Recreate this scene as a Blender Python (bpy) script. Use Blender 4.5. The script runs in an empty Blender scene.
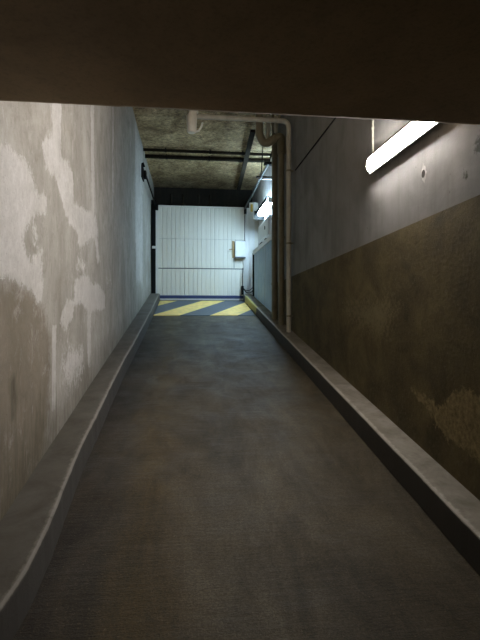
import bpy, bmesh, math, random
from mathutils import Vector, Matrix, noise
random.seed(4)
C = bpy.context.scene.collection
EYE = 1.74                       # eye height above the ramp; all z below are relative to the eye
SL, RAMP0, KERB0 = .162, -1.74, -1.545
XL, XR, XRU, XRF = -1.0, 1.73, 1.738, 1.95
CEIL = 3.66
DOOR_Y = 12.4
def ramp(y): return RAMP0 + SL * y
def kerbz(y): return KERB0 + SL * y

# ------------------------------------------------------------------ materials
def nm(name):
    m = bpy.data.materials.new(name); m.use_nodes = True
    nt = m.node_tree; b = nt.nodes['Principled BSDF']
    return m, nt, b
class G:
    def __init__(s, name, rough=.8, metal=0, spec=.5):
        s.m, s.nt, s.b = nm(name)
        s.b.inputs['Roughness'].default_value = rough
        s.b.inputs['Metallic'].default_value = metal
        s.b.inputs['Specular IOR Level'].default_value = spec
        s.pos = s.nt.nodes.new('ShaderNodeNewGeometry').outputs['Position']
    def link(s, a, b): s.nt.links.new(a, b)
    def noise(s, scale, detail=6, rough=.6, stretch=None, off=0):
        n = s.nt.nodes.new('ShaderNodeTexNoise'); n.inputs['Distortion'].default_value = .6 if scale < 8 else 0; n.inputs['Scale'].default_value = scale
        n.inputs['Detail'].default_value = detail; n.inputs['Roughness'].default_value = rough
        mp = s.nt.nodes.new('ShaderNodeMapping'); s.link(s.pos, mp.inputs[0])
        if stretch: mp.inputs['Scale'].default_value = stretch
        mp.inputs['Location'].default_value = (off, off * .7, off * 1.3)
        s.link(mp.outputs[0], n.inputs['Vector'])
        return n.outputs['Fac']
    def voronoi(s, scale):
        n = s.nt.nodes.new('ShaderNodeTexVoronoi'); n.inputs['Scale'].default_value = scale
        s.link(s.pos, n.inputs['Vector']); return n.outputs['Distance']
    def ramp(s, f, a, b, ca=(0, 0, 0), cb=(1, 1, 1)):
        r = s.nt.nodes.new('ShaderNodeValToRGB'); e = r.color_ramp.elements
        e[0].position = a; e[1].position = b
        e[0].color = (*ca, 1); e[1].color = (*cb, 1)
        s.link(f, r.inputs[0]); return r.outputs[0]
    def mix(s, f, a, b, mode='MIX'):
        n = s.nt.nodes.new('ShaderNodeMix'); n.data_type = 'RGBA'; n.blend_type = mode
        for k, v in ((0, f), (6, a), (7, b)):
            if isinstance(v, (int, float)): n.inputs[k].default_value = v
            elif isinstance(v, tuple): n.inputs[k].default_value = (*v, 1)
            else: s.link(v, n.inputs[k])
        return n.outputs[2]
    def math(s, op, a, b=0.0):
        n = s.nt.nodes.new('ShaderNodeMath'); n.operation = op
        for k, v in ((0, a), (1, b)):
            if isinstance(v, (int, float)): n.inputs[k].default_value = v
            else: s.link(v, n.inputs[k])
        return n.outputs[0]
    def attr(s, name):
        n = s.nt.nodes.new('ShaderNodeAttribute'); n.attribute_name = name
        sp = s.nt.nodes.new('ShaderNodeSeparateColor'); s.link(n.outputs['Color'], sp.inputs[0]); return sp.outputs
    def col(s, c):
        if isinstance(c, tuple): s.b.inputs['Base Color'].default_value = (*c, 1)
        else: s.link(c, s.b.inputs['Base Color'])
    def bump(s, f, strength=.3, dist=.01):
        n = s.nt.nodes.new('ShaderNodeBump'); n.inputs['Strength'].default_value = strength
        n.inputs['Distance'].default_value = dist; s.link(f, n.inputs['Height'])
        s.link(n.outputs[0], s.b.inputs['Normal'])

def concrete(name, ca, cb, rough=.85, dirt=(.05, .04, .02), dirt_a=.5, dirt_b=.75, bump=.3, scale=3, streak=.35):
    g = G(name, rough)
    base = g.mix(g.ramp(g.noise(scale), .35, .65), ca, cb)
    st = g.ramp(g.noise(2.2, 5, .6, (5, 5, .25), 3), dirt_a, dirt_b)
    st = g.math('MULTIPLY', st, streak)
    c = g.mix(st, base, dirt)
    sp = g.ramp(g.noise(60, 3, .6), .3, .5)
    c = g.mix(g.math('MULTIPLY', g.math('SUBTRACT', 1.0, sp), .25), c, dirt)
    g.col(c)
    g.bump(g.math('ADD', g.noise(30, 8, .65), g.math('MULTIPLY', g.noise(4), .8)), bump, .012)
    return g.m

def plain(name, c, rough=.5, metal=0, var=.25, vs=12, dirt=(.06, .05, .035)):
    g = G(name, rough, metal, .2 if max(c) < .05 else .5)
    if max(c) < .02: g.b.inputs['Specular IOR Level'].default_value = .06; g.b.inputs['Roughness'].default_value = .85
    if max(c) < .05: dirt = tuple(v * .5 for v in dirt)
    f = g.math('MULTIPLY', g.ramp(g.noise(vs, 6, .65, (1, 1, .5)), .42, .72), var)
    g.col(g.mix(f, c, dirt))
    return g.m

def left_wall_material():
    g = G('stained_plastered_concrete', .8)
    A = g.attr('marks')
    n1 = g.noise(4, 12, .85); n2 = g.noise(20, 9, .85, (1, 1, .8))
    wob = g.math('ADD', g.math('MULTIPLY', g.math('SUBTRACT', n1, .5), 1.1), g.math('MULTIPLY', g.math('SUBTRACT', n2, .5), 1.1))
    base = g.mix(g.ramp(g.noise(1.6, 8, .7, (1, 1, .6)), .35, .65), (.22, .205, .17), (.38, .362, .325))
    base = g.mix(g.math('MULTIPLY', g.ramp(g.noise(2.2, 8, .75, (2, 2, .4), 9), .45, .75), .40), base, (.47, .45, .42))
    base = g.mix(g.math('MULTIPLY', g.ramp(g.noise(2.6, 8, .75, (2, 2, .6), 4), .5, .75), .35), base, (.16, .135, .10))
    brown = g.ramp(g.math('ADD', A[1], g.math('MULTIPLY', wob, .8)), .38, .62)
    base = g.mix(g.math('MULTIPLY', brown, .72), base, g.mix(g.ramp(n1, .35, .7), (.095, .07, .036), (.215, .17, .11)))
    base = g.mix(g.math('MULTIPLY', g.ramp(g.noise(7, 10, .85, (1, 1, .7), 21), .5, .62), .5), base, (.17, .15, .115))
    base = g.mix(g.math('MULTIPLY', g.ramp(g.noise(5, 10, .85, (1, 1, .6), 31), .54, .64), .5), base, (.50, .485, .46))
    m = g.ramp(g.math('ADD', A[0], wob), .42, .54)
    lt = g.mix(g.ramp(n2, .3, .7), (.40, .385, .365), (.62, .60, .58))
    c = g.mix(g.math('MULTIPLY', m, g.ramp(g.noise(3, 8, .7, None, 12), .3, .6, (.4,)*3, (.95,)*3)), base, lt)
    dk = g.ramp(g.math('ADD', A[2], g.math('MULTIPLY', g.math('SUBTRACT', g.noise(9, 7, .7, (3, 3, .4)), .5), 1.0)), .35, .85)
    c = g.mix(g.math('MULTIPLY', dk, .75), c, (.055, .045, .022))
    sp = g.ramp(g.noise(75, 3, .6, None, 5), .26, .36)
    c = g.mix(g.math('MULTIPLY', g.math('SUBTRACT', 1.0, sp), .7), c, (.06, .05, .04))
    g.col(c)
    h = g.math('ADD', g.math('MULTIPLY', m, .5), g.math('ADD', g.math('MULTIPLY', n2, .5), g.noise(70, 6, .6)))
    g.bump(h, .22, .01)
    return g.m

def right_wall_material():
    g = G('rough_dark_brown_concrete', .85)
    A = g.attr('marks')
    n1 = g.noise(6, 8, .7); n2 = g.noise(26, 7, .7)
    wob = g.math('ADD', g.math('MULTIPLY', g.math('SUBTRACT', n1, .5), .9), g.math('MULTIPLY', g.math('SUBTRACT', n2, .5), .7))
    base = g.mix(g.ramp(g.noise(2.2, 8, .7), .35, .65), (.055, .041, .011), (.140, .108, .040))
    base = g.mix(g.math('MULTIPLY', g.ramp(n2, .52, .72), .5), base, (.17, .14, .085))
    m = g.ramp(g.math('ADD', A[0], wob), .45, .62)
    c = g.mix(g.math('MULTIPLY', m, .8), base, g.mix(g.ramp(n2, .35, .6), (.13, .095, .035), (.34, .26, .12)))
    sc = g.ramp(g.math('ADD', A[1], g.math('MULTIPLY', g.math('SUBTRACT', g.noise(22, 9, .85, None, 2), .5), 2.4)), .68, .95)
    c = g.mix(g.math('MULTIPLY', sc, .42), c, (.27, .225, .12))
    dk = g.ramp(g.noise(1.3, 5, .6, (1, 1, 1.4), 8), .5, .7)
    c = g.mix(g.math('MULTIPLY', dk, .45), c, (.03, .022, .01))
    g.col(c)
    g.bump(g.math('ADD', g.noise(40, 8, .75), g.math('MULTIPLY', n1, .6)), .4, .012)
    return g.m

def upper_wall_material():
    g = G('grey_board_marked_concrete', .75)
    A = g.attr('marks')
    base = g.mix(g.ramp(g.noise(1.8, 6, .6), .35, .65), (.16, .155, .148), (.245, .24, .232))
    base = g.mix(g.math('MULTIPLY', g.ramp(g.noise(2, 8, .7, (2.5, 2.5, .3), 2), .45, .75), .4), base, (.27, .26, .25))
    base = g.mix(g.math('MULTIPLY', g.ramp(g.noise(2, 8, .7, (2.5, 2.5, .3), 7), .5, .75), .45), base, (.10, .09, .075))
    gr = g.ramp(g.math('ADD', A[0], g.math('MULTIPLY', g.math('SUBTRACT', g.noise(30, 5, .7), .5), 1.2)), .45, .7)
    c = g.mix(gr, base, (.045, .05, .03))
    sp = g.ramp(g.noise(16, 3, .5, None, 5), .22, .27)
    c = g.mix(g.math('MULTIPLY', g.math('SUBTRACT', 1.0, sp), .8), c, (.06, .05, .04))
    g.col(c); g.bump(g.math('ADD', g.noise(50, 7, .65), g.noise(5)), .22, .008)
    return g.m

def asphalt():
    g = G('worn_ramp_concrete', .6, 0, .3)
    big = g.ramp(g.noise(1.3, 8, .7, (1, .5, 1)), .35, .65)
    c = g.mix(big, (.046, .037, .023), (.138, .115, .074))
    c = g.mix(g.math('MULTIPLY', g.ramp(g.noise(2.5, 6, .65, (2.2, .35, 1), 6), .5, .7), .5), c, (.026, .021, .013))
    cross = g.ramp(g.noise(9, 5, .7, (.35, 2.6, 1), 2), .5, .75)
    c = g.mix(g.math('MULTIPLY', cross, .35), c, (.11, .10, .085))
    sx = g.nt.nodes.new('ShaderNodeSeparateXYZ'); g.link(g.pos, sx.inputs[0])     # lighter middle, yellow-brown band, darker towards the left kerb
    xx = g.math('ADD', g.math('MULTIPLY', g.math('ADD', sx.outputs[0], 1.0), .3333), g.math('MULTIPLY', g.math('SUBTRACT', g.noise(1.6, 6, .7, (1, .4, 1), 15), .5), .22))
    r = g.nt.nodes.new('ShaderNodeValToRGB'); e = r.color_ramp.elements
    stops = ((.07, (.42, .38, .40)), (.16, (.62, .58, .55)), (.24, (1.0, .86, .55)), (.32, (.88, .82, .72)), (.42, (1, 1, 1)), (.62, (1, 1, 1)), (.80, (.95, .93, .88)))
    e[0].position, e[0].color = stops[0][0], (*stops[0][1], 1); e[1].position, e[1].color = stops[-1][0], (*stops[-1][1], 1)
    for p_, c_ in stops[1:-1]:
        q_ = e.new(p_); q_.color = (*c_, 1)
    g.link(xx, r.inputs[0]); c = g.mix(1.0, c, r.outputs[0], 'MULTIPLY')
    v = g.noise(75, 8, .85, None, 3)
    c = g.mix(g.math('MULTIPLY', g.ramp(v, .57, .66), .65), c, (.30, .25, .16))
    c = g.mix(g.math('MULTIPLY', g.ramp(g.noise(70, 6, .8), .5, .36), .4), c, (.02, .018, .012))
    g.col(c)
    g.link(g.ramp(g.noise(3, 5, .6, None, 1), .3, .7, (.5,) * 3, (.75,) * 3), g.b.inputs['Roughness'])
    g.bump(g.math('ADD', g.noise(120, 5, .7), g.math('MULTIPLY', g.noise(9, 5, .7, (.35, 2.6, 1), 2), 1.5)), .8, .010)
    return g.m

def ceiling_material():
    g = G('coarse_brown_ceiling_concrete', .9)
    c = g.mix(g.ramp(g.noise(2.2, 7, .65), .35, .68), (.26, .17, .07), (.82, .63, .36))
    c = g.mix(g.ramp(g.noise(13, 9, .85, None, 2), .42, .58), g.mix(.75, c, (.03, .02, .01)), c)
    c = g.mix(g.math('MULTIPLY', g.ramp(g.noise(11, 6, .75, None, 6), .62, .72), .7), c, (.55, .50, .40))
    g.col(c); g.bump(g.noise(30, 8, .75), .7, .03)
    return g.m

def kerb_material(name, edge, k):
    g = G(name, .7)
    A = g.attr('marks')
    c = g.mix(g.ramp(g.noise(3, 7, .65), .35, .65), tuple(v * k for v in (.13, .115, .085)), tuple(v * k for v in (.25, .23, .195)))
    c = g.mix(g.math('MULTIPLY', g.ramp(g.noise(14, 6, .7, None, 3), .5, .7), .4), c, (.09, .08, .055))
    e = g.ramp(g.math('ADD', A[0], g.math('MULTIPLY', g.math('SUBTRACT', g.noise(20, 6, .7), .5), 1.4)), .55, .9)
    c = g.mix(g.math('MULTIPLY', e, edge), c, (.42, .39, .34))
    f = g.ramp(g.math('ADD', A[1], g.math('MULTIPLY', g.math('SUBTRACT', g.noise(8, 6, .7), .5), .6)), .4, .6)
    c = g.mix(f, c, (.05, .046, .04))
    y = g.ramp(g.math('ADD', A[2], g.math('MULTIPLY', g.math('SUBTRACT', g.noise(12, 6, .7), .5), .9)), .5, .6)
    c = g.mix(g.math('MULTIPLY', y, .75), c, (.55, .47, .10))
    g.col(c); g.bump(g.noise(45, 6, .7), .3, .008)
    return g.m

def emit(name, col, s):
    m, nt, b = nm(name)
    b.inputs['Base Color'].default_value = (.9, .9, .9, 1); b.inputs['Roughness'].default_value = .4
    b.inputs['Emission Color'].default_value = (*col, 1); b.inputs['Emission Strength'].default_value = s
    return m

M = dict(
    left=left_wall_material(), right=right_wall_material(), upper=upper_wall_material(), floor=asphalt(),
    ceil=ceiling_material(),
    slab=concrete('smooth_brown_slab_concrete', (.19, .132, .07), (.27, .19, .105), bump=.12, scale=1.2, streak=.2),
    back=concrete('plain_grey_concrete', (.2, .18, .15), (.27, .25, .21)),
    recess_shadow=concrete('recess_shadow_concrete', (.010, .008, .006), (.02, .017, .012)),  # near-black colour stands in for the shadow in the recess above the door
    lowfar=concrete('blue_lit_concrete', (.42, .60, .80), (.56, .70, .86), dirt=(.14, .16, .17), bump=.25, scale=4, streak=.5),  # blue cast of the lamplight put into the low wall's colour
    farwall=concrete('pale_painted_concrete', (.40, .39, .37), (.52, .51, .49), dirt=(.12, .10, .07), bump=.25, scale=5, streak=.5),
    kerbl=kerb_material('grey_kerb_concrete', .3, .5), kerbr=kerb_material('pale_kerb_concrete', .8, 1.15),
    door=plain('cream_enamelled_steel', (.80, .78, .70), .42, 0, .04, 3, (.35, .32, .25)),
    groove=plain('shaded_joint_rubber', (.10, .11, .13), .6),
    white=plain('white_enamelled_steel', (.80, .80, .78), .4, 0, .08),
    bluerub=plain('dark_blue_rubber', (.03, .055, .16), .6),
    black=plain('black_painted_steel', (.010, .011, .012), .55),
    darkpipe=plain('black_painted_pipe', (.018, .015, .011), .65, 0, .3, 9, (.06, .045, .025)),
    rail=plain('dull_galvanised_steel', (.30, .32, .34), .4, .7, .3),
    darkrail=plain('dark_steel', (.12, .13, .14), .45, .5, .3),
    pvc=plain('dusty_grey_plastic_pipe', (.52, .51, .43), .45, 0, .35, 7, (.13, .10, .05)),
    iron=plain('old_beige_iron_pipe', (.25, .23, .155), .5, 0, .5, 8, (.09, .065, .025)),
    pale=plain('pale_beige_plastic_pipe', (.82, .80, .70), .45, 0, .25, 8, (.2, .16, .09)),
    brass=plain('tarnished_brass', (.34, .24, .11), .4, .7, .3),
    yellow=plain('yellow_road_paint', (.88, .63, .19), .6, 0, .5, 8, (.25, .22, .12)),
    blue=plain('blue_grey_road_paint', (.075, .095, .12), .6, 0, .4, 6, (.06, .06, .055)),
    amber=plain('yellow_plastic', (.55, .36, .05), .5),
    hole=plain('blackened_hole', (.03, .026, .022), .9),
    chip=plain('chipped_pale_concrete', (.38, .365, .34), .9, 0, .5, 40),
    tube1=emit('glowing_white_diffuser', (1, .935, .885), 190),
    tube2=emit('glowing_cool_diffuser', (.53, .785, 1), 165),
)

# ------------------------------------------------------------------ mesh helpers
def link(name, bm, mats, parent=None, origin=(0, 0, 0), smooth=False):
    """one mesh object; vertices come in eye-relative metres, origin is the thing's base"""
    o3 = Vector(origin) if parent is None else Vector(parent['_o'])
    for v in bm.verts: v.co -= o3
    bmesh.ops.recalc_face_normals(bm, faces=bm.faces)
    me = bpy.data.meshes.new(name); bm.to_mesh(me); bm.free()
    for m in (mats if isinstance(mats, (list, tuple)) else [mats]): me.materials.append(M[m])
    if smooth:
        for p in me.polygons: p.use_smooth = True
        try: me.set_sharp_from_angle(angle=math.radians(35))
        except Exception: pass
    o = bpy.data.objects.new(name, me); C.objects.link(o)
    if parent is not None: o.parent = parent['_obj']
    else: o.location = o3 + Vector((0, 0, EYE))
    return o
def sub(parent_obj, origin): return {'_obj': parent_obj, '_o': origin}
def thing(name, origin, label, cat, group=None):
    o = bpy.data.objects.new(name, None); C.objects.link(o); o.empty_display_size = .1
    o.location = Vector(origin) + Vector((0, 0, EYE))
    o['label'] = label; o['category'] = cat
    if group: o['group'] = group
    return {'_obj': o, '_o': origin}
def tag(o, label, cat, group=None):
    o['label'] = label; o['category'] = cat
    if group: o['group'] = group
def struct(o, label=None, cat=None):
    o['kind'] = 'structure'
    if label: o['label'] = label; o['category'] = cat
    return o
def box(bm, x0, x1, y0, y1, z0, z1, mat=0, bevel=0):
    vs = [bm.verts.new((x, y, z)) for x in (x0, x1) for y in (y0, y1) for z in (z0, z1)]
    idx = [(0, 1, 3, 2), (4, 6, 7, 5), (0, 4, 5, 1), (2, 3, 7, 6), (0, 2, 6, 4), (1, 5, 7, 3)]
    fs = [bm.faces.new([vs[i] for i in f]) for f in idx]
    for f in fs: f.material_index = mat
    if bevel:
        es = list({e for f in fs for e in f.edges})
        bmesh.ops.bevel(bm, geom=es, offset=bevel, segments=2, affect='EDGES', profile=.5)
    return bm
def rounded(pts, r, n=6):
    out = [Vector(pts[0])]
    for a, b, c in zip(pts, pts[1:], pts[2:]):
        a, b, c = Vector(a), Vector(b), Vector(c)
        d1 = (a - b); d2 = (c - b); rr = min(r, d1.length * .45, d2.length * .45)
        p, q = b + d1.normalized() * rr, b + d2.normalized() * rr
        for i in range(n + 1):
            t = i / n; out.append(p.lerp(b, t).lerp(b.lerp(q, t), t))
    out.append(Vector(pts[-1])); return out
def tube(bm, pts, r, seg=14, mat=0, caps=True):
    pts = [Vector(p) for p in pts]; rings = []
    rs = r if isinstance(r, (list, tuple)) else [r] * len(pts)
    t0 = (pts[1] - pts[0]).normalized()
    up = Vector((0, 0, 1)) if abs(t0.z) < .9 else Vector((1, 0, 0))
    n = t0.cross(up).normalized()
    for i, p in enumerate(pts):
        t = ((pts[min(i + 1, len(pts) - 1)] - pts[max(i - 1, 0)])).normalized()
        n = (n - t * n.dot(t)).normalized(); b = t.cross(n)
        rings.append([bm.verts.new(p + (n * math.cos(a) + b * math.sin(a)) * rs[i]) for a in [2 * math.pi * k / seg for k in range(seg)]])
    for A, B in zip(rings, rings[1:]):
        for k in range(seg):
            f = bm.faces.new((A[k], A[(k + 1) % seg], B[(k + 1) % seg], B[k])); f.material_index = mat
    if caps:
        bm.faces.new(rings[0][::-1]).material_index = mat; bm.faces.new(rings[-1]).material_index = mat
    return bm
def nb(): return bmesh.new()
def spaced(a, b, d0, d1):
    out = [a]; 
    while out[-1] < b - 1e-4:
        t = (out[-1] - a) / (b - a); out.append(min(b, out[-1] + d0 + (d1 - d0) * t))
    return out
def sd(p, poly):
    x, y = p; inside = False; d = 1e9; n = len(poly)
    for i in range(n):
        x0, y0 = poly[i]; x1, y1 = poly[(i + 1) % n]
        if (y0 > y) != (y1 > y) and x < (x1 - x0) * (y - y0) / (y1 - y0) + x0: inside = not inside
        dx, dy = x1 - x0, y1 - y0; L = dx * dx + dy * dy
        t = max(0, min(1, ((x - x0) * dx + (y - y0) * dy) / L)) if L else 0
        d = min(d, math.hypot(x - x0 - t * dx, y - y0 - t * dy))
    return d if inside else -d
def wall_sheet(name, x, ys, zlo, zhi, dz, thick, mat, marks, kerb_follow=False, wobble=.0):
    """a wall whose inner face is a fine grid at x (thickness goes outward by thick, signed)"""
    bm = nb(); nz = max(2, int((zhi(ys[0]) - zlo(ys[0])) / dz))
    lay = bm.verts.layers.float_color.new('marks')
    g = []
    for y in ys:
        a, b = zlo(y), zhi(y); row = []
        for k in range(nz + 1):
            z = a + (b - a) * k / nz
            w = wobble * noise.noise(Vector((y * .9, z * .9, 3))) if wobble else 0
            v = bm.verts.new((x + w, y, z)); v[lay] = (*marks(y, z), 1) if marks else (0, 0, 0, 1); row.append(v)
        g.append(row)
    for A, B in zip(g, g[1:]):
        for k in range(nz): bm.faces.new((A[k], A[k + 1], B[k + 1], B[k]))
    # outer shell
    out = [[bm.verts.new((x + thick, y, z)) for z in (zlo(y), zhi(y))] for y in (ys[0], ys[-1])]
    bm.faces.new((out[0][0], out[0][1], out[1][1], out[1][0]))
    bm.faces.new([g[0][k] for k in range(nz + 1)] + [out[0][1], out[0][0]])
    bm.faces.new([g[-1][k] for k in range(nz + 1)] + [out[1][1], out[1][0]])
    bm.faces.new([r[-1] for r in g] + [out[1][1], out[0][1]])
    bm.faces.new([r[0] for r in g] + [out[1][0], out[0][0]])
    return struct(link(name, bm, mat, origin=(x, ys[0], zlo(ys[0]))))

# ------------------------------------------------------------------ wall marks (metres along the wall, metres from eye height)
PA = [(2.54, .9), (2.74, .91), (2.91, .91), (3.02, .87), (3.12, .79), (3.22, .78), (3.33, .8), (3.33, .69), (3.06, .61), (2.97, .53), (2.86, .44), (2.93, .34), (3.04, .32), (3.24, .41), (3.24, .08), (3.16, .05), (3.06, .13), (2.8, .16), (2.65, .18), (2.54, .18), (2.21, .23), (2.21, .88)]
PB = [(3.49, 2.6), (3.71, 2.6), (3.71, 1.2), (3.92, 1.23), (4.08, 1.2), (4.12, .94), (4.68, .99), (5.02, 1.02), (5.13, .93), (5.18, .69), (5.3, .55), (5.13, .53), (5.02, .76), (4.82, .77), (4.59, .65), (4.38, .59), (4.26, .61), (4.26, .71), (3.98, .75), (3.85, .81), (3.71, .91), (3.62, .98), (3.49, 1.02), (3.33, 1.01), (3.3, 1.06), (3.24, 1.13), (3.28, 1.19), (3.42, 1.24), (3.49, 1.3)]
PC = [(4.15, .27), (4.68, .35), (4.82, .28), (5.18, .28), (5.61, .18), (5.61, .02), (5.18, 0), (4.84, -.02), (4.82, -.57), (4.7, -.56), (4.63, .02), (4.34, .07), (4.12, .04), (4.01, -.07), (3.85, -.17), (3.68, -.08), (3.85, .08), (4.12, .09)]
PD = [(3.46, -.11), (3.57, -.11), (3.56, -.76), (3.47, -.75)]
PE = [(3.68, -.2), (4.54, -.2), (4.68, -.7), (3.98, -.81), (3.62, -.7)]
S2 = [(4.80, 3.7), (4.99, 3.7), (4.97, .88), (4.82, .85)]
S3 = [(6.12, 3.7), (6.28, 3.7), (6.24, 1.35), (6.12, 1.32)]
S4 = [(8.56, 3.7), (10.3, 3.7), (10.3, .44), (8.72, .38)]
BR = [(2.21, .09), (2.54, .17), (2.68, .16), (2.83, .14), (3.06, .1), (3.3, 0), (3.47, -.22), (3.42, -.58), (3.28, -.91), (3, -1.25), (1.5, -1.5), (1.5, .1)]
DK = [(2.66, -.37), (2.78, -.35), (2.8, -.53), (2.77, -.67), (2.66, -.67)]
GR = [(5.18, 1.68), (6.0, 3.3), (8.56, 3.54), (8.56, .19), (6.63, -.29), (5.61, -.24), (5.82, .25), (5.54, .72), (5.24, .9)]
H1 = [(4.0, .3), (4.6, .2), (4.75, .55), (4.2, .62)]; H2 = [(5.45, .25), (6.3, .2), (6.1, .55), (5.5, .5)]; H3 = [(2.98, .38), (3.22, .36), (3.2, .62), (3.0, .6)]
def soft(p, poly, w): return max(0., min(1., .5 + .5 * sd(p, poly) / w))
def near(p, poly, m):
    return min(a for a, _ in poly) - m < p[0] < max(a for a, _ in poly) + m and min(b for _, b in poly) - m < p[1] < max(b for _, b in poly) + m
def left_marks(y, z):
    p = (y, z); r = 0
    for poly, w, k in ((PA, .13, 1), (PB, .11, 1), (PC, .11, 1), (PD, .05, .95), (PE, .25, .58), (S2, .06, .85), (S3, .07, .68), (S4, .3, .62), (H1, .2, .52), (H2, .2, .5), (H3, .1, .55)):
        if near(p, poly, w): r = max(r, k * soft(p, poly, w))
    b = soft(p, BR, .25) if y < 4 else 0
    d = .75 * soft(p, DK, .05) if near(p, DK, .05) else 0
    d = max(d, .42 * soft(p, GR, .3) if near(p, GR, .3) else 0)
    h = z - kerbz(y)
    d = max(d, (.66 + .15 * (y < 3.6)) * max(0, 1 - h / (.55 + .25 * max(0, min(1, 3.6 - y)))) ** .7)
    return (r, b, d)
QA = [(3.35, -.61), (3.13, -.62), (2.93, -.66), (2.75, -.53), (2.6, -.49), (2.41, -.52), (2.2, -.97), (2.65, -.88), (2.87, -.88), (3.06, -.76)]
QB = [(5.2, .16), (4.13, .25), (3.52, .24), (3.3, 0), (3.6, -.2), (3.52, -.33), (3.91, -.38), (4.82, -.21)]
def right_marks(y, z):
    p = (y, z)
    return (.95 * soft(p, QA, .09) if near(p, QA, .09) else 0, soft(p, QB, .3) if near(p, QB, .3) else 0, 0)
def upper_marks(y, z):
    d = math.hypot((y - 2.52) / .06, (z - .99) / .06); e = math.hypot((y - 2.66) / .03, (z - .86) / .06)
    return (max(0, 1 - .5 * d, .9 - .5 * e), 0, 0)

# ------------------------------------------------------------------ shell
Y0, Y1 = -5.0, 13.6
ysL = [Y0, -2, 0, 1.2, 1.8] + spaced(2.0, 7, .02, .05) + spaced(7.06, Y1, .08, .12)
wall_sheet('wall_left', XL, ysL, lambda y: ramp(y) - .05, lambda y: CEIL + .05, .03, -.3, 'left', left_marks, wobble=.01)
jz = lambda y: .755 - .026 * y
YP = 8.9                                    # the near right wall ends here
ysR = [Y0, -1, 1, 1.8] + spaced(2.0, 6, .03, .06) + spaced(6.08, YP, .12, .3)
wall_sheet('wall_right', XR, ysR, lambda y: ramp(y) - .05, jz, .04, .5, 'right', right_marks, wobble=.008)
wall_sheet('wall_right', XRU, ysR, jz, lambda y: CEIL + .05, .05, .492, 'upper', upper_marks, wobble=.006)
LEDGE = 1.53
bm = nb(); 
v = [bm.verts.new(p) for x in (XR + .004, 2.3) for p in ((x, YP, ramp(YP) - .05), (x, 11.75, ramp(11.75) - .05), (x, 11.75, LEDGE), (x, YP, LEDGE))]
bm.faces.new(v[:4]); bm.faces.new(v[4:][::-1])
for k in range(4): bm.faces.new((v[k], v[(k + 1) % 4], v[4 + (k + 1) % 4], v[4 + k]))
struct(link('wall_right', bm, 'lowfar', origin=(XR, YP, ramp(YP))))
bm = nb(); box(bm, XRF, 2.3, YP, Y1, LEDGE, CEIL + .05); box(bm, XRF, 2.3, 11.75, Y1, 0, LEDGE)
struct(link('wall_right', bm, 'farwall', origin=(XRF, YP, LEDGE)))
bm = nb(); box(bm, XR - .02, XRF, YP + .02, 11.78, LEDGE, LEDGE + .035, bevel=.006); box(bm, XR - .025, XR - .002, YP + .02, 11.78, LEDGE - .07, LEDGE + .035)
struct(link('trim_1', bm, 'white', origin=(XR, 11.78, LEDGE)))
# floor: one sloping slab, gently uneven
bm = nb(); xs = [-1.35 + i * (3.7 / 24) for i in range(25)]; ys = [Y0 + i * (Y1 - Y0) / 120 for i in range(121)]
g = [[bm.verts.new((x, y, ramp(y) + .006 * noise.noise(Vector((x * 1.4, y * .9, 0))))) for x in xs] for y in ys]
for A, B in zip(g, g[1:]):
    for k in range(24): bm.faces.new((A[k], A[k + 1], B[k + 1], B[k]))
e = bmesh.ops.extrude_face_region(bm, geom=bm.faces[:])
for q in e['geom']:
    if isinstance(q, bmesh.types.BMVert): q.co.z -= .3
struct(link('floor', bm, 'floor', origin=(0, 0, RAMP0), smooth=True))
# ceiling of the far section
bm = nb(); box(bm, XL - .3, 2.3, 2.4, Y1, CEIL, CEIL + .3); struct(link('ceiling', bm, 'ceil', origin=(0, 2.4, CEIL)))
# low slab over the camera with a slightly ragged lower edge
bm = nb(); xs = [XL - .3 + i * .04 for i in range(83)]
rows = []
for x in xs:
    j = .006 * noise.noise(Vector((x * 14, 1, 2))) + .004 * noise.noise(Vector((x * 50, 5, 2)))
    rows.append([bm.verts.new(p) for p in ((x, Y0, 1.10), (x, 2.30, 1.10), (x, 2.48, 1.10 + j * .3), (x, 2.52 + j, 1.112 + j), (x, 2.52, 1.3), (x, 2.52, CEIL + .02), (x, 2.2, CEIL + .02), (x, 2.2, 1.5), (x, Y0, 1.5))])
for A, B in zip(rows, rows[1:]):
    for k in range(9): bm.faces.new((A[k], A[(k + 1) % 9], B[(k + 1) % 9], B[k]))
bm.faces.new(rows[0]); bm.faces.new(rows[-1][::-1])
struct(link('ceiling', bm, 'slab', origin=(0, 2.5, 1.12)))
bm = nb(); box(bm, XL - .3, 2.3, Y0 - .2, Y0, ramp(Y0) - .05, 1.5); struct(link('wall_back', bm, 'back', origin=(0, Y0, ramp(Y0))))
bm = nb(); box(bm, XL - .3, 2.3, Y1, Y1 + .2, 0, CEIL + .05); struct(link('wall_front', bm, 'recess_shadow', origin=(0, Y1, ramp(Y1))))

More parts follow.
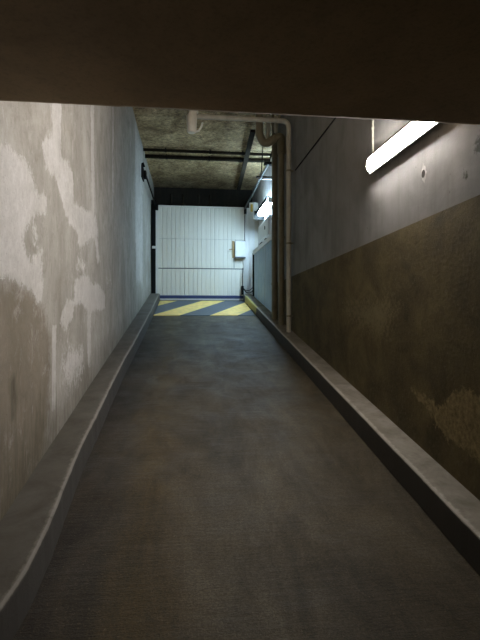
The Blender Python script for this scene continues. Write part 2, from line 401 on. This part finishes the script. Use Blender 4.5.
# ------------------------------------------------------------------ kerbs
def kerb(inner, wall, mat, dark_face, side):
    bm = nb(); lay = bm.verts.layers.float_color.new('marks')
    ys = [Y0, -2, 0, 1] + spaced(1.4, 12.3, .05, .12)
    rows = []
    s = 1 if inner > wall else -1        # direction from wall to road
    for y in ys:
        wob = .008 * noise.noise(Vector((y * 1.3, side, 0))) + .004 * noise.noise(Vector((y * 9, side, 0)))
        if side < 0:   # the left kerb bulges slightly halfway up the ramp
            wob -= min(.2, .30 * max(0, 2.25 - y) ** 2)
            wob += .028 * math.exp(-((y - 2.4) / .5) ** 2) - .03 * math.exp(-((y - 5.2) / 2) ** 2)
        i = inner + wob; t = kerbz(y); b = ramp(y) - .03
        yl = 1 if (side > 0 and 9.9 < y < 11.9) else 0
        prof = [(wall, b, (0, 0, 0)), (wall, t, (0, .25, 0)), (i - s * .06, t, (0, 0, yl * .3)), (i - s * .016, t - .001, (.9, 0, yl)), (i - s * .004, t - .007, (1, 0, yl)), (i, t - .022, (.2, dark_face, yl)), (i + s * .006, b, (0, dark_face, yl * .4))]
        r = []
        for x, z, m in prof:
            v = bm.verts.new((x, y, z)); v[lay] = (*m, 1); r.append(v)
        rows.append(r)
    for A, B in zip(rows, rows[1:]):
        for k in range(7): bm.faces.new((A[k], A[(k + 1) % 7], B[(k + 1) % 7], B[k]))
    bm.faces.new(rows[0]); bm.faces.new(rows[-1][::-1])
    return struct(link('kerb', bm, mat, origin=(inner, 0, RAMP0)))
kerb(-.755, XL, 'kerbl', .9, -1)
kerb(1.515, XR, 'kerbr', 1, 1)  # shadow on the right kerb's road face is painted through dark_face

# ------------------------------------------------------------------ painted warning stripes on the ramp in front of the door
def clip(poly, ax, lim, keep_less):
    out = []
    for a, b in zip(poly, poly[1:] + poly[:1]):
        ia = (a[ax] <= lim) == keep_less; ib = (b[ax] <= lim) == keep_less
        if ia: out.append(a)
        if ia != ib:
            t = (lim - a[ax]) / (b[ax] - a[ax]); out.append(tuple(a[k] + t * (b[k] - a[k]) for k in (0, 1)))
    return out
def quad(u0, u1):    # stripe between u0 and u1 on the near edge, running to the right as it climbs
    ya, yb = 9.95, 12.22; sh = 1.18
    p = [(u0, ya), (u1, ya), (u1 + sh, yb), (u0 + sh, yb)]
    p = clip(clip(p, 0, -.745, False), 0, 1.50, True)
    return p
bm = nb()
for k in range(-2, 4):
    u = -.80 + 1.28 * (k)
    for (a, b, m) in ((u, u + .62, 0), (u + .62, u + 1.28, 1)):
        p = quad(a, b)
        if len(p) < 3: continue
        n = 10; top = [bm.verts.new((x, y, ramp(y) + (.010 if m == 0 else .0095))) for x, y in p]
        f = bm.faces.new(top); f.material_index = m
        bot = [bm.verts.new((x, y, ramp(y) - .004)) for x, y in p]
        for i in range(len(p)):
            bm.faces.new((top[i], bot[i], bot[(i + 1) % len(p)], top[(i + 1) % len(p)])).material_index = m
struct(link('floor_marking', bm, ['yellow', 'blue'], origin=(0, 9.95, ramp(9.95))), 'yellow and blue-grey diagonal warning stripes painted across the ramp before the door', 'road marking')

# ------------------------------------------------------------------ garage door
D = {'_o': (.35, DOOR_Y, ramp(DOOR_Y))}
d = bpy.data.objects.new('door_1', None); C.objects.link(d); d.location = Vector(D['_o']) + Vector((0, 0, EYE)); D['_obj'] = d
struct(d, 'wide cream ribbed steel garage door closing the top of the ramp', 'garage door')
def ribbed(x0, x1, z0, z1, n, y, name, depth=.016):
    bm = nb(); w = (x1 - x0) / n; prof = []
    for i in range(n):
        a = x0 + i * w
        prof += [(a, y), (a + w * .74, y), (a + w * .80, y + depth), (a + w * .94, y + depth)]
    prof.append((x1, y))
    F = [[bm.verts.new((x, yy, z)) for z in (z0, z1)] for x, yy in prof]
    for A, B in zip(F, F[1:]): bm.faces.new((A[0], B[0], B[1], A[1]))
    bk = [[bm.verts.new((x, y + .05, z)) for z in (z0, z1)] for x in (x0, x1)]
    bm.faces.new((bk[0][0], bk[0][1], bk[1][1], bk[1][0]))
    bm.faces.new([f[1] for f in F] + [bk[1][1], bk[0][1]])
    bm.faces.new([f[0] for f in F][::-1] + [bk[0][0], bk[1][0]])
    bm.faces.new((F[0][0], F[0][1], bk[0][1], bk[0][0])); bm.faces.new((F[-1][1], F[-1][0], bk[1][0], bk[1][1]))
    return link(name, bm, 'door', D)
DX0, DX1 = -.80, 1.555
for z0, z1 in ((.40, 1.125), (1.15, 1.945), (1.952, 2.80)):
    ribbed(DX0, DX1, z0, z1, 20, DOOR_Y, 'panel')
bm = nb(); box(bm, DX0, DX1, DOOR_Y + .03, DOOR_Y + .07, .38, 2.80); link('backing', bm, 'groove', D)
bm = nb(); box(bm, DX0 - .03, DX1 + .02, DOOR_Y - .012, DOOR_Y + .05, 2.80, 2.85, bevel=.006); box(bm, DX0 - .035, DX0, DOOR_Y - .012, DOOR_Y + .05, .33, 2.80); link('frame', bm, 'door', D)
bm = nb(); box(bm, DX0 - .03, DX1 - .02, DOOR_Y - .02, DOOR_Y + .05, .315, .40, bevel=.01); o = link('bottom_seal', bm, 'bluerub', D); o['label'] = 'dark blue rubber strip'
bm = nb(); box(bm, DX0 - .03, DX1 - .02, DOOR_Y - .01, DOOR_Y + .03, .272, .315); link('threshold', bm, 'white', D)
bm = nb(); box(bm, -.965, -.875, DOOR_Y - .05, DOOR_Y + .05, .36, 2.87, bevel=.006); o = link('track_or_shadow', bm, 'black', D); o['label'] = 'black strip standing in for the shadowed end of the low wall'
bm = nb(); box(bm, -.87, -.838, DOOR_Y - .03, DOOR_Y + .05, .30, 2.83, bevel=.004); link('jamb', bm, 'white', D)
bm = nb(); box(bm, -.965, -.83, DOOR_Y - .065, DOOR_Y - .05, 1.66, 1.73, bevel=.004); link('clip', bm, 'white', D)
bm = nb(); box(bm, 1.60, 1.70, DOOR_Y - .03, DOOR_Y + .05, .3, 2.83, bevel=.006); box(bm, 1.704, 1.84, DOOR_Y - .035, DOOR_Y + .05, .3, 2.80, bevel=.006); box(bm, 1.575, 1.60, DOOR_Y - .01, DOOR_Y + .05, .3, 2.8); link('jamb', bm, 'white', D)
bm = nb(); box(bm, 1.70, 1.735, 11.76, 11.82, .36, 1.50); o = link('track_or_shadow', bm, 'black', D); o['label'] = 'black strip standing in for the shadowed end of the low wall'  # black strip drawn for the shadow line at the low wall's end
bm = nb(); box(bm, 1.80, 1.865, DOOR_Y - .08, DOOR_Y - .03, 2.62, 2.98, bevel=.006); link('bracket', bm, 'white', D)
bm = nb(); box(bm, 1.725, 1.785, DOOR_Y - .06, DOOR_Y - .03, 2.72, 2.93, bevel=.006); o = link('bracket', bm, 'amber', D); o['label'] = 'yellow plastic piece'
bm = nb(); box(bm, -.88, -.80, DOOR_Y - .07, DOOR_Y - .02, 2.70, 2.86, bevel=.01); tube(bm, [(-.84, DOOR_Y - .12, 2.78), (-.84, DOOR_Y - .02, 2.78)], .035); link('roller', bm, 'black', D, smooth=True)
bm = nb(); box(bm, 1.54, 1.61, DOOR_Y - .07, DOOR_Y - .02, 2.66, 2.86, bevel=.01); tube(bm, [(1.575, DOOR_Y - .12, 2.76), (1.575, DOOR_Y - .02, 2.76)], .03); link('roller', bm, 'black', D, smooth=True)
bm = nb(); box(bm, 1.285, 1.57, DOOR_Y - .13, DOOR_Y, 1.46, 1.90, bevel=.012); o = link('lock_box', bm, 'white', D); 
LB = sub(o, D['_o'])
bm = nb(); box(bm, 1.28, 1.575, DOOR_Y - .135, DOOR_Y, 1.425, 1.46, bevel=.006); box(bm, 1.285, 1.57, DOOR_Y - .134, DOOR_Y - .128, 1.895, 1.905); link('cover_edge', bm, 'groove', LB)
bm = nb(); box(bm, 1.215, 1.265, DOOR_Y - .03, DOOR_Y, 1.44, 1.91, bevel=.008); hp = link('handle_plate', bm, 'brass', D)
bm = nb(); tube(bm, [(1.24, DOOR_Y - .03, 1.67), (1.24, DOOR_Y - .09, 1.67), (1.12, DOOR_Y - .10, 1.66)], .016, 10); link('handle', bm, 'brass', sub(hp, D['_o']), smooth=True)
bm = nb(); box(bm, 1.26, 1.275, DOOR_Y - .012, DOOR_Y, 1.16, 1.44); link('lock_rod', bm, 'rail', D)
for x in (-.47, -.14, .30, .61):
    bm = nb(); tube(bm, [(x, DOOR_Y + .22, 2.86), (x, DOOR_Y + .22, 2.93), (x, DOOR_Y + .22, 2.97), (x, DOOR_Y + .22, 3.12), (x, DOOR_Y + .22, 3.22)], [.07, .07, .03, .035, .03], 12)
    link('hanger', bm, 'darkpipe', D, smooth=True)
bm = nb(); box(bm, -.95, 1.90, DOOR_Y + .06, DOOR_Y + .34, 2.80, 2.86); link('head_beam', bm, 'black', D)
# the dark infill between the door and the left and right walls
bm = nb(); box(bm, XL, -.87, DOOR_Y + .05, DOOR_Y + .09, .25, 3.0); link('infill', bm, 'black', D)
bm = nb(); box(bm, 1.70, XRF, DOOR_Y + .05, DOOR_Y + .09, .25, 3.0); link('infill', bm, 'door', D)

# loose cable and white conduit below the lock box
bm = nb(); box(bm, 1.525, 1.56, DOOR_Y - .075, DOOR_Y - .035, .42, 1.44, bevel=.005); o = link('conduit', bm, 'white', origin=(1.54, DOOR_Y - .05, .42))
tag(o, 'slim white vertical conduit under the lock box of the garage door', 'conduit')
y = DOOR_Y - .13
cab = rounded([(1.50, y, 1.16), (1.478, y, .84), (1.50, y, .60), (1.60, y, .47), (1.72, y, .47), (1.83, y, .62)], .12, 6)
cab2 = rounded([(1.478, y - .02, .66), (1.56, y - .02, .53), (1.70, y - .02, .54), (1.80, y - .02, .66)], .1, 6)
bm = nb(); tube(bm, cab, .011, 8); tube(bm, cab2, .008, 8); box(bm, 1.46, 1.52, y - .03, y + .09, .42, .66, bevel=.008)
o = link('cable', bm, 'black', origin=(1.5, y, .45), smooth=True); tag(o, 'black loose cable hanging in a loop beside the garage door foot', 'cable')

# ------------------------------------------------------------------ door rails
def rail(name, pts, label):
    t = thing(name, pts[0], label, 'rail')
    bm = nb(); a, b = Vector(pts[0]), Vector(pts[1])
    for dx, dz, w, h in ((0, 0, .028, .006), (-.012, .016, .004, .038), (.012, .016, .004, .038)):
        q = []
        for p in (a, b):
            for sx, sz in ((-1, -1), (1, -1), (1, 1), (-1, 1)):
                q.append(bm.verts.new(p + Vector((dx + sx * w / 2, 0, dz + sz * h / 2))))
        bm.faces.new(q[:4]); bm.faces.new(q[4:][::-1])
        for k in range(4): bm.faces.new((q[k], q[(k + 1) % 4], q[4 + (k + 1) % 4], q[4 + k]))
    link('channel', bm, 'darkrail' if 'right' in label else 'black', t)
    return t
t = rail('door_rail', ((-.945, 10.15, 3.02), (-.86, DOOR_Y - .07, 2.80)), 'black door guide rail bracketed to the pale left wall')
bm = nb(); box(bm, XL, XL + .03, 9.85, 10.22, 2.86, 3.14, bevel=.008); box(bm, XL + .02, XL + .09, 10.02, 10.18, 2.90, 3.06, bevel=.01); tube(bm, [(XL, 9.95, 3.14), (XL + .06, 9.95, 3.16)], .05, 12); link('bracket', bm, 'black', t)
t = rail('door_rail', ((1.55, 8.62, 2.83), (1.55, DOOR_Y - .07, 2.77)), 'grey steel door guide rail below the ceiling beside the right wall')
bm = nb(); tube(bm, [(1.56, 8.63, 2.84), (1.66, 8.72, 3.2), (1.70, 8.75, CEIL)], .012, 8); box(bm, 1.47, 1.63, 8.58, 8.70, 2.83, 2.87); link('bracket', bm, 'black', t)
t = thing('support_bracket', (1.93, 9.83, 2.68), 'angled steel bracket holding the right door rail off the wall', 'bracket')
bm = nb(); box(bm, 1.53, XRF + .01, 9.80, 9.86, 2.89, 2.93); link('arm', bm, 'white', t)
bm = nb(); box(bm, 1.50, XRF + .01, 9.79, 9.87, 2.93, 2.95); box(bm, 1.905, XRF + .01, 9.79, 9.87, 2.66, 2.93, bevel=.004); link('wall_plate', bm, 'black', t)
t = thing('pull_switch', (1.60, 9.9, 2.93), 'small white cylinder hanging above the end of the rail bracket', 'switch')
bm = nb(); tube(bm, [(1.60, 9.9, 2.93), (1.605, 9.9, 2.95), (1.62, 9.9, 3.05), (1.625, 9.9, 3.07)], [.02, .038, .038, .02], 12); link('body', bm, 'white', t, smooth=True)
bm = nb(); tube(bm, [(1.625, 9.9, 3.07), (1.66, 9.9, CEIL)], .012, 8); link('stem', bm, 'black', t)

# ------------------------------------------------------------------ strip lights
def strip(x, y0, y1, z, r, em, label, added_hood, house='white'):
    t = thing('strip_light', (XRU if not added_hood else XRF, (y0 + y1) / 2, z), label, 'light')
    bm = nb(); tube(bm, [(x, y0 + .01, z), (x, y0 + .03, z), (x, y1 - .03, z), (x, y1 - .01, z)], [r * .8, r, r, r * .8], 16)
    if not added_hood:                       # shallow lens: bulges only a little out of the back plate
        for v in bm.verts: v.co.x = x + r * 1.02 - .004 - max(0, x + r * .3 - v.co.x) * .36
    link('diffuser', bm, em, t, smooth=True)
    wx = XRF if added_hood else XRU
    bm = nb(); box(bm, x + r * 1.02, x + r * 1.02 + .014, y0, y1, z - r * (1.15 if added_hood else 1.3), z + r * (1.15 if added_hood else 1.3), bevel=.004)
    box(bm, x + r * 1.02 + .01, wx + .004, y0 + .05, y1 - .05, z - .03, z + .03)
    link('housing', bm, house, t)
    if added_hood:  # added plates that block light towards ceiling, left wall and upper door
        bm = nb(); box(bm, x - r * 1.3, x + r * .1, y0, y1, z + r * 1.03, z + r * 1.2)
        box(bm, x - r * 1.3, x - r * 1.18, y0, y1, z - r * .1, z + r * 1.2)
        box(bm, x - r * 2.2, wx, y1 + .002, y1 + .012, z - r * 2.2, z + r * 1.2)
        link('added_shade', bm, 'black', t)
    for yy in (y0, y1 - .02):
        bm = nb(); tube(bm, [(x, yy, z), (x, yy + .02, z)], r * .95, 14)
        if not added_hood:
            for v in bm.verts: v.co.x = x + r * 1.02 - max(0, x + r * .3 - v.co.x) * .36
        link('end_cap', bm, 'white', t, smooth=True)
    return t
t = strip(1.615, 2.80, 4.03, 1.345, .062, 'tube1', 'bright white strip light in the foreground on the grey upper wall', False)
strip(1.835, 9.95, 11.45, 2.47, .066, 'tube2', 'smaller distant strip light above the white wall cabinet', True)
bm = nb(); tube(bm, [(XRU - .010, 4.06, 1.36), (XRU - .010, 4.06, CEIL)], .010, 10)
for z in (1.7, 2.4, 3.1): box(bm, XRU - .022, XRU, 4.045, 4.075, z, z + .02)
o = link('power_conduit', bm, 'pvc', origin=(XRU, 4.06, 1.36), smooth=True); tag(o, 'thin grey vertical conduit rising from the foreground strip light', 'conduit')
bm = nb(); tube(bm, [(XRU - .007, 2.6, 2.27), (XRU - .007, 7.15, 2.27)], .009, 8); o = link('cable', bm, 'black', origin=(XRU, 2.6, 2.27)); tag(o, 'thin dark cable running level across the upper right wall', 'cable')

# tie hole with chipped rim on the grey wall
bm = nb(); cy, cz = 3.16, 1.01; n = 18; rim = []; inn = []
for k in range(n):
    a = 2 * math.pi * k / n; rr = .042 * (1 + .55 * noise.noise(Vector((math.cos(a) * 2, math.sin(a) * 2, 5)))) * (1.5 if k in (4, 13, 9) else 1)
    rim.append(bm.verts.new((XRU - .001, cy + rr * math.cos(a) * .8, cz + rr * math.sin(a) * 1.35)))
    inn.append(bm.verts.new((XRU - .004, cy + .026 * math.cos(a), cz + .03 * math.sin(a))))
deep = [bm.verts.new((XRU - .002, cy + .016 * math.cos(2 * math.pi * k / n), cz + .02 * math.sin(2 * math.pi * k / n))) for k in range(n)]
for k in range(n):
    k2 = (k + 1) % n
    bm.faces.new((rim[k], rim[k2], inn[k2], inn[k])).material_index = 0
    bm.faces.new((inn[k], inn[k2], deep[k2], deep[k])).material_index = 1
bm.faces.new(deep).material_index = 1
bm.faces.new(rim[::-1]).material_index = 0
o = link('formwork_hole', bm, ['chip', 'hole'], origin=(XRU, cy, cz)); tag(o, 'small dark chipped hole with pale rim in the grey upper wall', 'wall hole')

# ------------------------------------------------------------------ wall cabinet
t = thing('wall_cabinet', (XRF, 10.85, 1.63), 'white electrical cabinet on the far right wall under the distant strip light', 'cabinet')
bm = nb(); box(bm, 1.80, XRF, 9.95, 11.42, 1.68, 2.14, bevel=.012); link('body', bm, 'white', t)
bm = nb(); box(bm, 1.785, 1.80, 9.98, 11.39, 1.71, 2.11, bevel=.006); dd = link('door', bm, 'white', t)
bm = nb(); box(bm, 1.77, 1.785, 10.34, 10.38, 1.88, 1.96, bevel=.004); link('latch', bm, 'black', sub(dd, t['_o']))
for ya, yb in ((10.35, 10.55), (10.95, 11.3)):
    bm = nb(); box(bm, 1.80, XRF, ya, yb, 1.565, 1.685, bevel=.01); link('foot', bm, 'black', t)

# ------------------------------------------------------------------ pipes
def clampring(bm, p, r, ax='z', w=.03):
    q = Vector(p); dv = Vector((0, 0, w / 2)) if ax == 'z' else Vector((w / 2, 0, 0))
    tube(bm, [q - dv, q + dv], r, 16)
# 1: slim pipe coming across from the left and turning down
yy = 7.3; base = kerbz(yy)
t = thing('drain_pipe', (1.66, yy, base), 'slim grey pipe crossing under the ceiling then turning down the wall, nearest the camera', 'pipe', None)
bm = nb(); tube(bm, rounded([(.06, yy, 3.125), (1.655, yy, 3.125), (1.655, yy, base - .01)], .12, 8), .040, 16); link('pipe', bm, 'pvc', t, smooth=True)
bm = nb(); tube(bm, [(.06, yy, 2.86), (.06, yy, 2.88), (.06, yy, 3.12), (.075, yy, 3.17), (.085, yy, CEIL)], [.062, .076, .088, .07, .066], 18); pp = link('outlet', bm, 'pale', t, smooth=True)
bm = nb(); tube(bm, [(.085, yy, 3.17), (.085, yy, 3.23)], .08, 18); link('collar', bm, 'pale', sub(pp, t['_o']), smooth=True)
bm = nb()
for a, b in (((.10, 2.86), (.17, 2.88)), ((.17, 2.88), (.215, 2.95)), ((.215, 2.95), (.235, 3.02))): tube(bm, [(a[0], yy - .03, a[1]), (b[0], yy - .03, b[1])], .016, 8)
link('hook', bm, 'pale', sub(pp, t['_o']), smooth=True)
for z in (-.1, 1.1, 2.3):
    bm = nb(); clampring(bm, (1.655, yy, z), .046); box(bm, 1.66, XR, yy - .012, yy + .012, z - .012, z + .012); link('clamp', bm, 'iron', t, smooth=True)
# 2: middle pipe with a big double bend at the top
yy = 7.9; base = kerbz(yy)
t = thing('drain_pipe', (1.655, yy, base), 'middle beige pipe with a thick double bend beneath the ceiling', 'pipe')
bm = nb(); tube(bm, [(1.655, yy, base - .01), (1.655, yy, 2.95)], .052, 18); link('pipe', bm, 'iron', t, smooth=True)
bm = nb(); tube(bm, rounded([(1.655, yy, 2.80), (1.655, yy, 3.10), (1.53, yy, 3.06), (1.42, yy, 2.97), (1.33, yy, 2.97), (1.26, yy, 3.10), (1.26, yy, CEIL)], .16, 8), .072, 18); link('bend', bm, 'iron', t, smooth=True)
for px, z, r in ((1.655, 2.82, .078), (1.26, 3.35, .085)):
    bm = nb(); clampring(bm, (px, yy, z), r, w=.065); link('collar', bm, 'iron', t, smooth=True)
for z in (.15, 1.3):
    bm = nb(); clampring(bm, (1.655, yy, z), .059); box(bm, 1.66, XR, yy - .012, yy + .012, z - .012, z + .012); link('clamp', bm, 'iron', t, smooth=True)
# short capped stubs behind the bend
for (x, y2, z, r, lab) in ((1.46, 8.15, 3.13, .045, 'short capped pipe stub hanging inside the thick bend'), (1.62, 8.2, 3.27, .038, 'shorter pipe stub right of the other stub near the corner')):
    bm = nb(); tube(bm, [(x, y2, CEIL + .015), (x, y2, z + .04), (x, y2, z + .01), (x, y2, z)], [r, r, r * .85, r * .4], 14)
    tube(bm, [(x, y2, z + .12), (x, y2, z + .16)], r * 1.15, 14)
    o = link('stub', bm, 'pvc', t, smooth=True); o['label'] = lab
# 3: farthest
yy = 8.5; base = kerbz(yy)
t = thing('drain_pipe', (1.65, yy, base), 'straight beige pipe, the farthest from the camera of the three against the right wall', 'pipe')
bm = nb(); tube(bm, [(1.65, yy, base - .01), (1.65, yy, CEIL)], .056, 18); link('pipe', bm, 'iron', t, smooth=True)
for z in (.5, 1.75, 2.95):
    bm = nb(); clampring(bm, (1.65, yy, z), .063, w=.04); box(bm, 1.66, XR, yy - .012, yy + .012, z - .012, z + .012); link('clamp', bm, 'iron', t, smooth=True)
# two dark pipes across the ceiling
for (y2, lab, r, rx) in ((10.28, 'dark pipe across the ceiling, the nearer of the pair', .034, 1.93), (10.72, 'dark pipe across the ceiling, the farther of the pair', .046, 1.93)):
    t = thing('ceiling_pipe', (0, y2, CEIL - .06), lab, 'pipe')
    bm = nb(); tube(bm, [(XL - .01, y2, CEIL - .06), (rx + .02, y2, CEIL - .06)], r, 14); link('pipe', bm, 'darkpipe', t, smooth=True)
    for x in (-.5, .5, 1.25):
        bm = nb(); clampring(bm, (x, y2, CEIL - .06), r + .007, 'x', .03); box(bm, x - .012, x + .012, y2 - .01, y2 + .01, CEIL - .05, CEIL); link('clamp', bm, 'black', t, smooth=True)

t = thing('ceiling_band', (1.3, 9.4, 3.5), 'narrow dark duct running along the ceiling beneath the two crossing pipes', 'band')  # long flat dark box hung just below the ceiling
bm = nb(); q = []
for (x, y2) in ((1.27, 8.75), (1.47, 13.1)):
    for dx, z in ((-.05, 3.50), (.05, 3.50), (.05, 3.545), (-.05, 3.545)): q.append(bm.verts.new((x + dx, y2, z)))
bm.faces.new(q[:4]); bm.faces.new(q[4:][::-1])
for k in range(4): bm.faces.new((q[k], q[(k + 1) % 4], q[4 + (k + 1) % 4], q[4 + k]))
link('band', bm, 'darkpipe', t)
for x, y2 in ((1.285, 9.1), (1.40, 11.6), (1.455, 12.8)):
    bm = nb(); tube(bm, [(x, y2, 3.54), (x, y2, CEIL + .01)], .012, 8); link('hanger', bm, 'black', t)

# ------------------------------------------------------------------ camera and world
cam = bpy.data.cameras.new('camera'); co = bpy.data.objects.new('camera', cam); C.objects.link(co)
cam.sensor_fit = 'HORIZONTAL'; cam.sensor_width = 36; cam.lens = 450 / 480 * 36
cam.shift_y = -10 / 480
co.location = (0, 0, EYE); co.rotation_euler = (math.radians(90), 0, -math.atan(52 / 450))
cam.clip_start = .05
bpy.context.scene.camera = co
w = bpy.data.worlds.new('world'); bpy.context.scene.world = w; w.use_nodes = True
w.node_tree.nodes['Background'].inputs[0].default_value = (.02, .018, .015, 1); w.node_tree.nodes['Background'].inputs[1].default_value = 1
vs = bpy.context.scene.view_settings
vs.view_transform = 'Standard'; vs.look = 'None'; vs.gamma = 1; vs.use_curve_mapping = False; vs.exposure = 0
